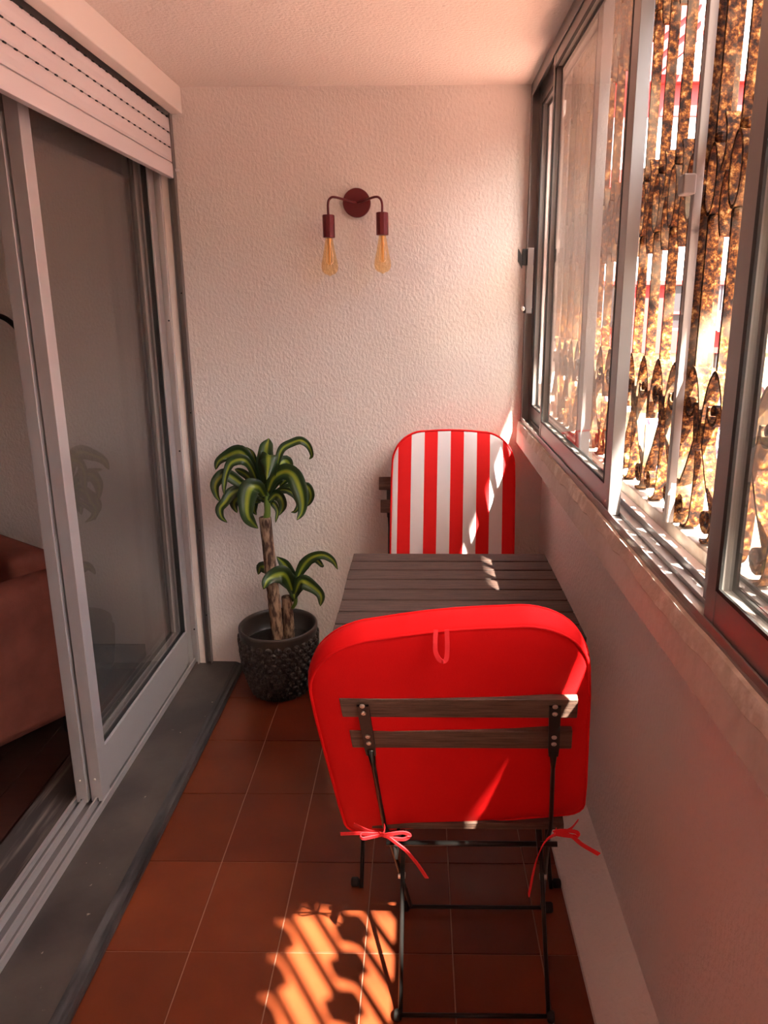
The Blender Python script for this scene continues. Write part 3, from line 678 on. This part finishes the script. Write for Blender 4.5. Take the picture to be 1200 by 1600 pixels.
def leaf(pts, wpx, up=(0, -1, .25)):
    P = spline([at(*p) for p in pts], 5); n = len(P); wm = wpx*2.6/F
    bm = bmesh.new(); uvl = bm.loops.layers.uv.new('uv'); rows_ = []; up = Vector(up).normalized()
    for i, p in enumerate(P):
        t_ = i/(n-1); tg = (P[min(i+1, n-1)]-P[max(i-1, 0)]).normalized()
        sd_ = tg.cross(up); sd_ = sd_.normalized() if sd_.length > .05 else Vector((1, 0, 0))
        if rows_ and sd_.dot(last) < 0: sd_ = -sd_
        last = sd_; nr = sd_.cross(tg).normalized()
        wv = wm*1.12*min(1, .30+2.2*t_)*(1-t_**2.6)**.8 + .0010
        wv *= 1+.07*math.sin(13*t_+wpx); p = p + nr*.004*math.sin(11*t_+wpx*2)
        row = []
        for u in (-1, -.5, 0, .5, 1):
            row.append((bm.verts.new(p+sd_*wv/2*u+nr*abs(u)**1.5*wv*.20), (u+1)/2, t_))
        rows_.append(row)
    for a, b in zip(rows_, rows_[1:]):
        for k in range(4):
            q = (a[k], a[k+1], b[k+1], b[k]); f = bm.faces.new([v[0] for v in q]); f.smooth = True
            for lp_, v in zip(f.loops, q): lp_[uvl].uv = (v[1], v[2])
    me = bpy.data.meshes.new('leaf'); bm.to_mesh(me); bm.free(); me.materials.append(M['leaf'])
    o = bpy.data.objects.new('leaf', me); C.objects.link(o); o.parent = pl; o.matrix_parent_inverse = pl.matrix_basis.inverted()
    s_ = o.modifiers.new('t', 'SOLIDIFY'); s_.thickness = .0009
def L(pts, w_, dep, org=(320, 670), s=.18333):
    n = len(pts)
    leaf([(org[0]+s*x, org[1]+s*y, 2.6+dep[0]+(dep[1]-dep[0])*(k/(n-1))) for k, (x, y) in enumerate(pts)], w_*s)
for pts, w_, dep in [
    ([(530, 560), (520, 330), (528, 170), (545, 78)], 140, (0, .07)),
    ([(530, 540), (545, 330), (545, 232), (540, 300), (528, 435)], 150, (-.0, -.12)),
    ([(560, 520), (620, 290), (660, 170), (740, 120), (820, 100), (885, 145), (912, 225), (885, 262)], 62, (0, .05)),
    ([(480, 540), (390, 300), (310, 200), (200, 225), (120, 275), (95, 348)], 100, (.02, .03)),
    ([(480, 560), (400, 340), (330, 265), (230, 285), (185, 370), (170, 470), (165, 565)], 72, (.0, -.07)),
    ([(480, 500), (445, 330), (410, 210), (355, 158)], 36, (.03, .08)),
    ([(470, 560), (330, 480), (230, 410), (160, 390), (95, 470), (100, 560), (128, 622)], 92, (.0, -.05)),
    ([(480, 560), (380, 420), (310, 365), (250, 342)], 60, (.03, .09)),
    ([(480, 570), (340, 510), (230, 550), (180, 620), (130, 680), (140, 750), (195, 800)], 82, (.0, -.08)),
    ([(510, 580), (460, 500), (390, 510), (360, 620), (365, 730), (410, 800), (452, 848)], 135, (-.02, -.16)),
    ([(490, 590), (370, 540), (280, 590), (250, 650), (275, 718)], 95, (.02, .04)),
    ([(480, 620), (380, 640), (320, 710), (345, 782)], 50, (.03, .06)),
    ([(540, 540), (590, 420), (680, 365), (760, 400), (810, 510), (835, 620), (825, 710), (785, 778)], 125, (-.02, -.12)),
    ([(545, 540), (620, 340), (680, 275), (720, 300), (740, 370)], 90, (.02, .08)),
    ([(545, 560), (620, 430), (670, 400), (690, 430), (640, 490)], 85, (.0, .03)),
    ([(545, 600), (640, 530), (720, 510), (800, 520), (870, 490), (905, 560), (885, 630), (845, 668)], 80, (.02, .06)),
    ([(545, 620), (600, 565), (650, 590), (665, 660), (635, 738)], 82, (-.01, -.02)),
    ([(545, 630), (590, 640), (620, 710), (603, 800)], 42, (.0, -.04)),
    ([(545, 600), (660, 520), (760, 560), (800, 640), (775, 700), (735, 712)], 45, (.0, -.02)),
    ([(520, 600), (440, 600), (420, 680), (440, 740)], 60, (.03, .05)),
    ([(520, 620), (480, 560), (470, 500), (420, 430), (370, 290)], 95, (.03, .06)),
    ]: L(pts, w_*1.12, dep)
for pts, w_, dep in [
    ([(545, 985), (535, 880), (500, 800), (450, 746)], 72, (.02, .05)),
    ([(540, 950), (500, 850), (450, 845), (405, 870), (380, 922)], 84, (.0, -.07)),
    ([(545, 960), (570, 840), (620, 765), (690, 738), (745, 765), (775, 818)], 50, (.01, .0)),
    ([(620, 790), (660, 765), (690, 795), (700, 788)], 26, (.01, .01)),
    ([(545, 950), (580, 880), (630, 900), (685, 950), (682, 1012)], 66, (-.01, -.05)),
    ([(540, 930), (440, 830), (370, 800), (350, 845)], 60, (.04, .08)),
    ([(545, 970), (540, 900), (520, 850), (500, 830)], 60, (.0, .01)),
    ([(550, 960), (590, 890), (640, 910), (660, 925)], 50, (.01, .02)),
    ]: L(pts, w_*1.1, dep, (300, 650), .29391)

# ------------------------------------------------------------------ sofa and floor lamp in the living room
P1 = Vector((-1.175, 2.335, 0)); dv = Vector((.56, .83, 0)).normalized(); nv = Vector((-dv.y, dv.x, 0))
T0 = Matrix(((dv.x, nv.x, 0, P1.x), (dv.y, nv.y, 0, P1.y), (0, 0, 1, 0), (0, 0, 0, 1)))   # local x along arm (toward +), y into the sofa
sf = empty('sofa', tuple(P1), 'rust velvet sofa in the living room behind the glass door', 'sofa')
MB().box(-.95, 0, 0, .16, .085, .615, T0).build('arm', M['sofa'], sf, bevel=.05)
MB().box(-.95, -.02, .165, .80, .085, .40, T0).build('base', M['sofa'], sf, bevel=.03)
MB().box(-.90, -.22, .165, .77, .405, .50, T0).build('seat_cushion', M['sofa'], sf, bevel=.03)
MB().box(-.16, -.0, .165, .80, .40, .66, T0).build('backrest', M['sofa'], sf, bevel=.04)
Tc = T0 @ Matrix.Translation((-.235, .175, .535)) @ Matrix.Rotation(math.radians(-3), 4, 'Y')
cu_ = MB().box(-.17, 0, 0, .55, 0, .29, Tc).build('back_cushion', M['sofa'], sf, bevel=.045)
MB().tube([Tc @ Vector(p) for p in ((-.13, -.001, .03), (-.13, -.003, .26))], .003, 6).build('seam', M['sofa'], cu_)
for x, y in ((-.07, .05), (-.88, .05), (-.88, .72)):
    MB().box(x-.025, x+.025, y-.02, y+.03, 0.003, .088, T0).build('leg', M['black'], sf)
fb = at(44, 640, 2.72)
fl_ = empty('floor_lamp', (fb.x, 2.72, 0), 'slim black arched floor lamp behind the sofa', 'lamp')
MB().lathe([(.10, .003), (.10, .018), (.02, .024)], (fb.x, 2.72, 0), 24).build('base', M['black'], fl_)
pts = [(fb.x, 2.72, .02), (fb.x, 2.72, 1.0), tuple(at(42, 600, 2.72)), tuple(at(32, 528, 2.72)), tuple(at(16, 503, 2.72)), tuple(at(-8, 493, 2.72)), tuple(at(-45, 500, 2.72))]
MB().tube(spline(pts, 6), .010, 10).build('pole', M['black'], fl_, smooth=True)
q = at(-45, 500, 2.72)
MB().lathe([(.02, 0), (.06, -.05), (.075, -.11), (.07, -.11), (.055, -.05), (.015, -.005)], tuple(q), 20).build('lamp_shade', M['black'], fl_, smooth=True)
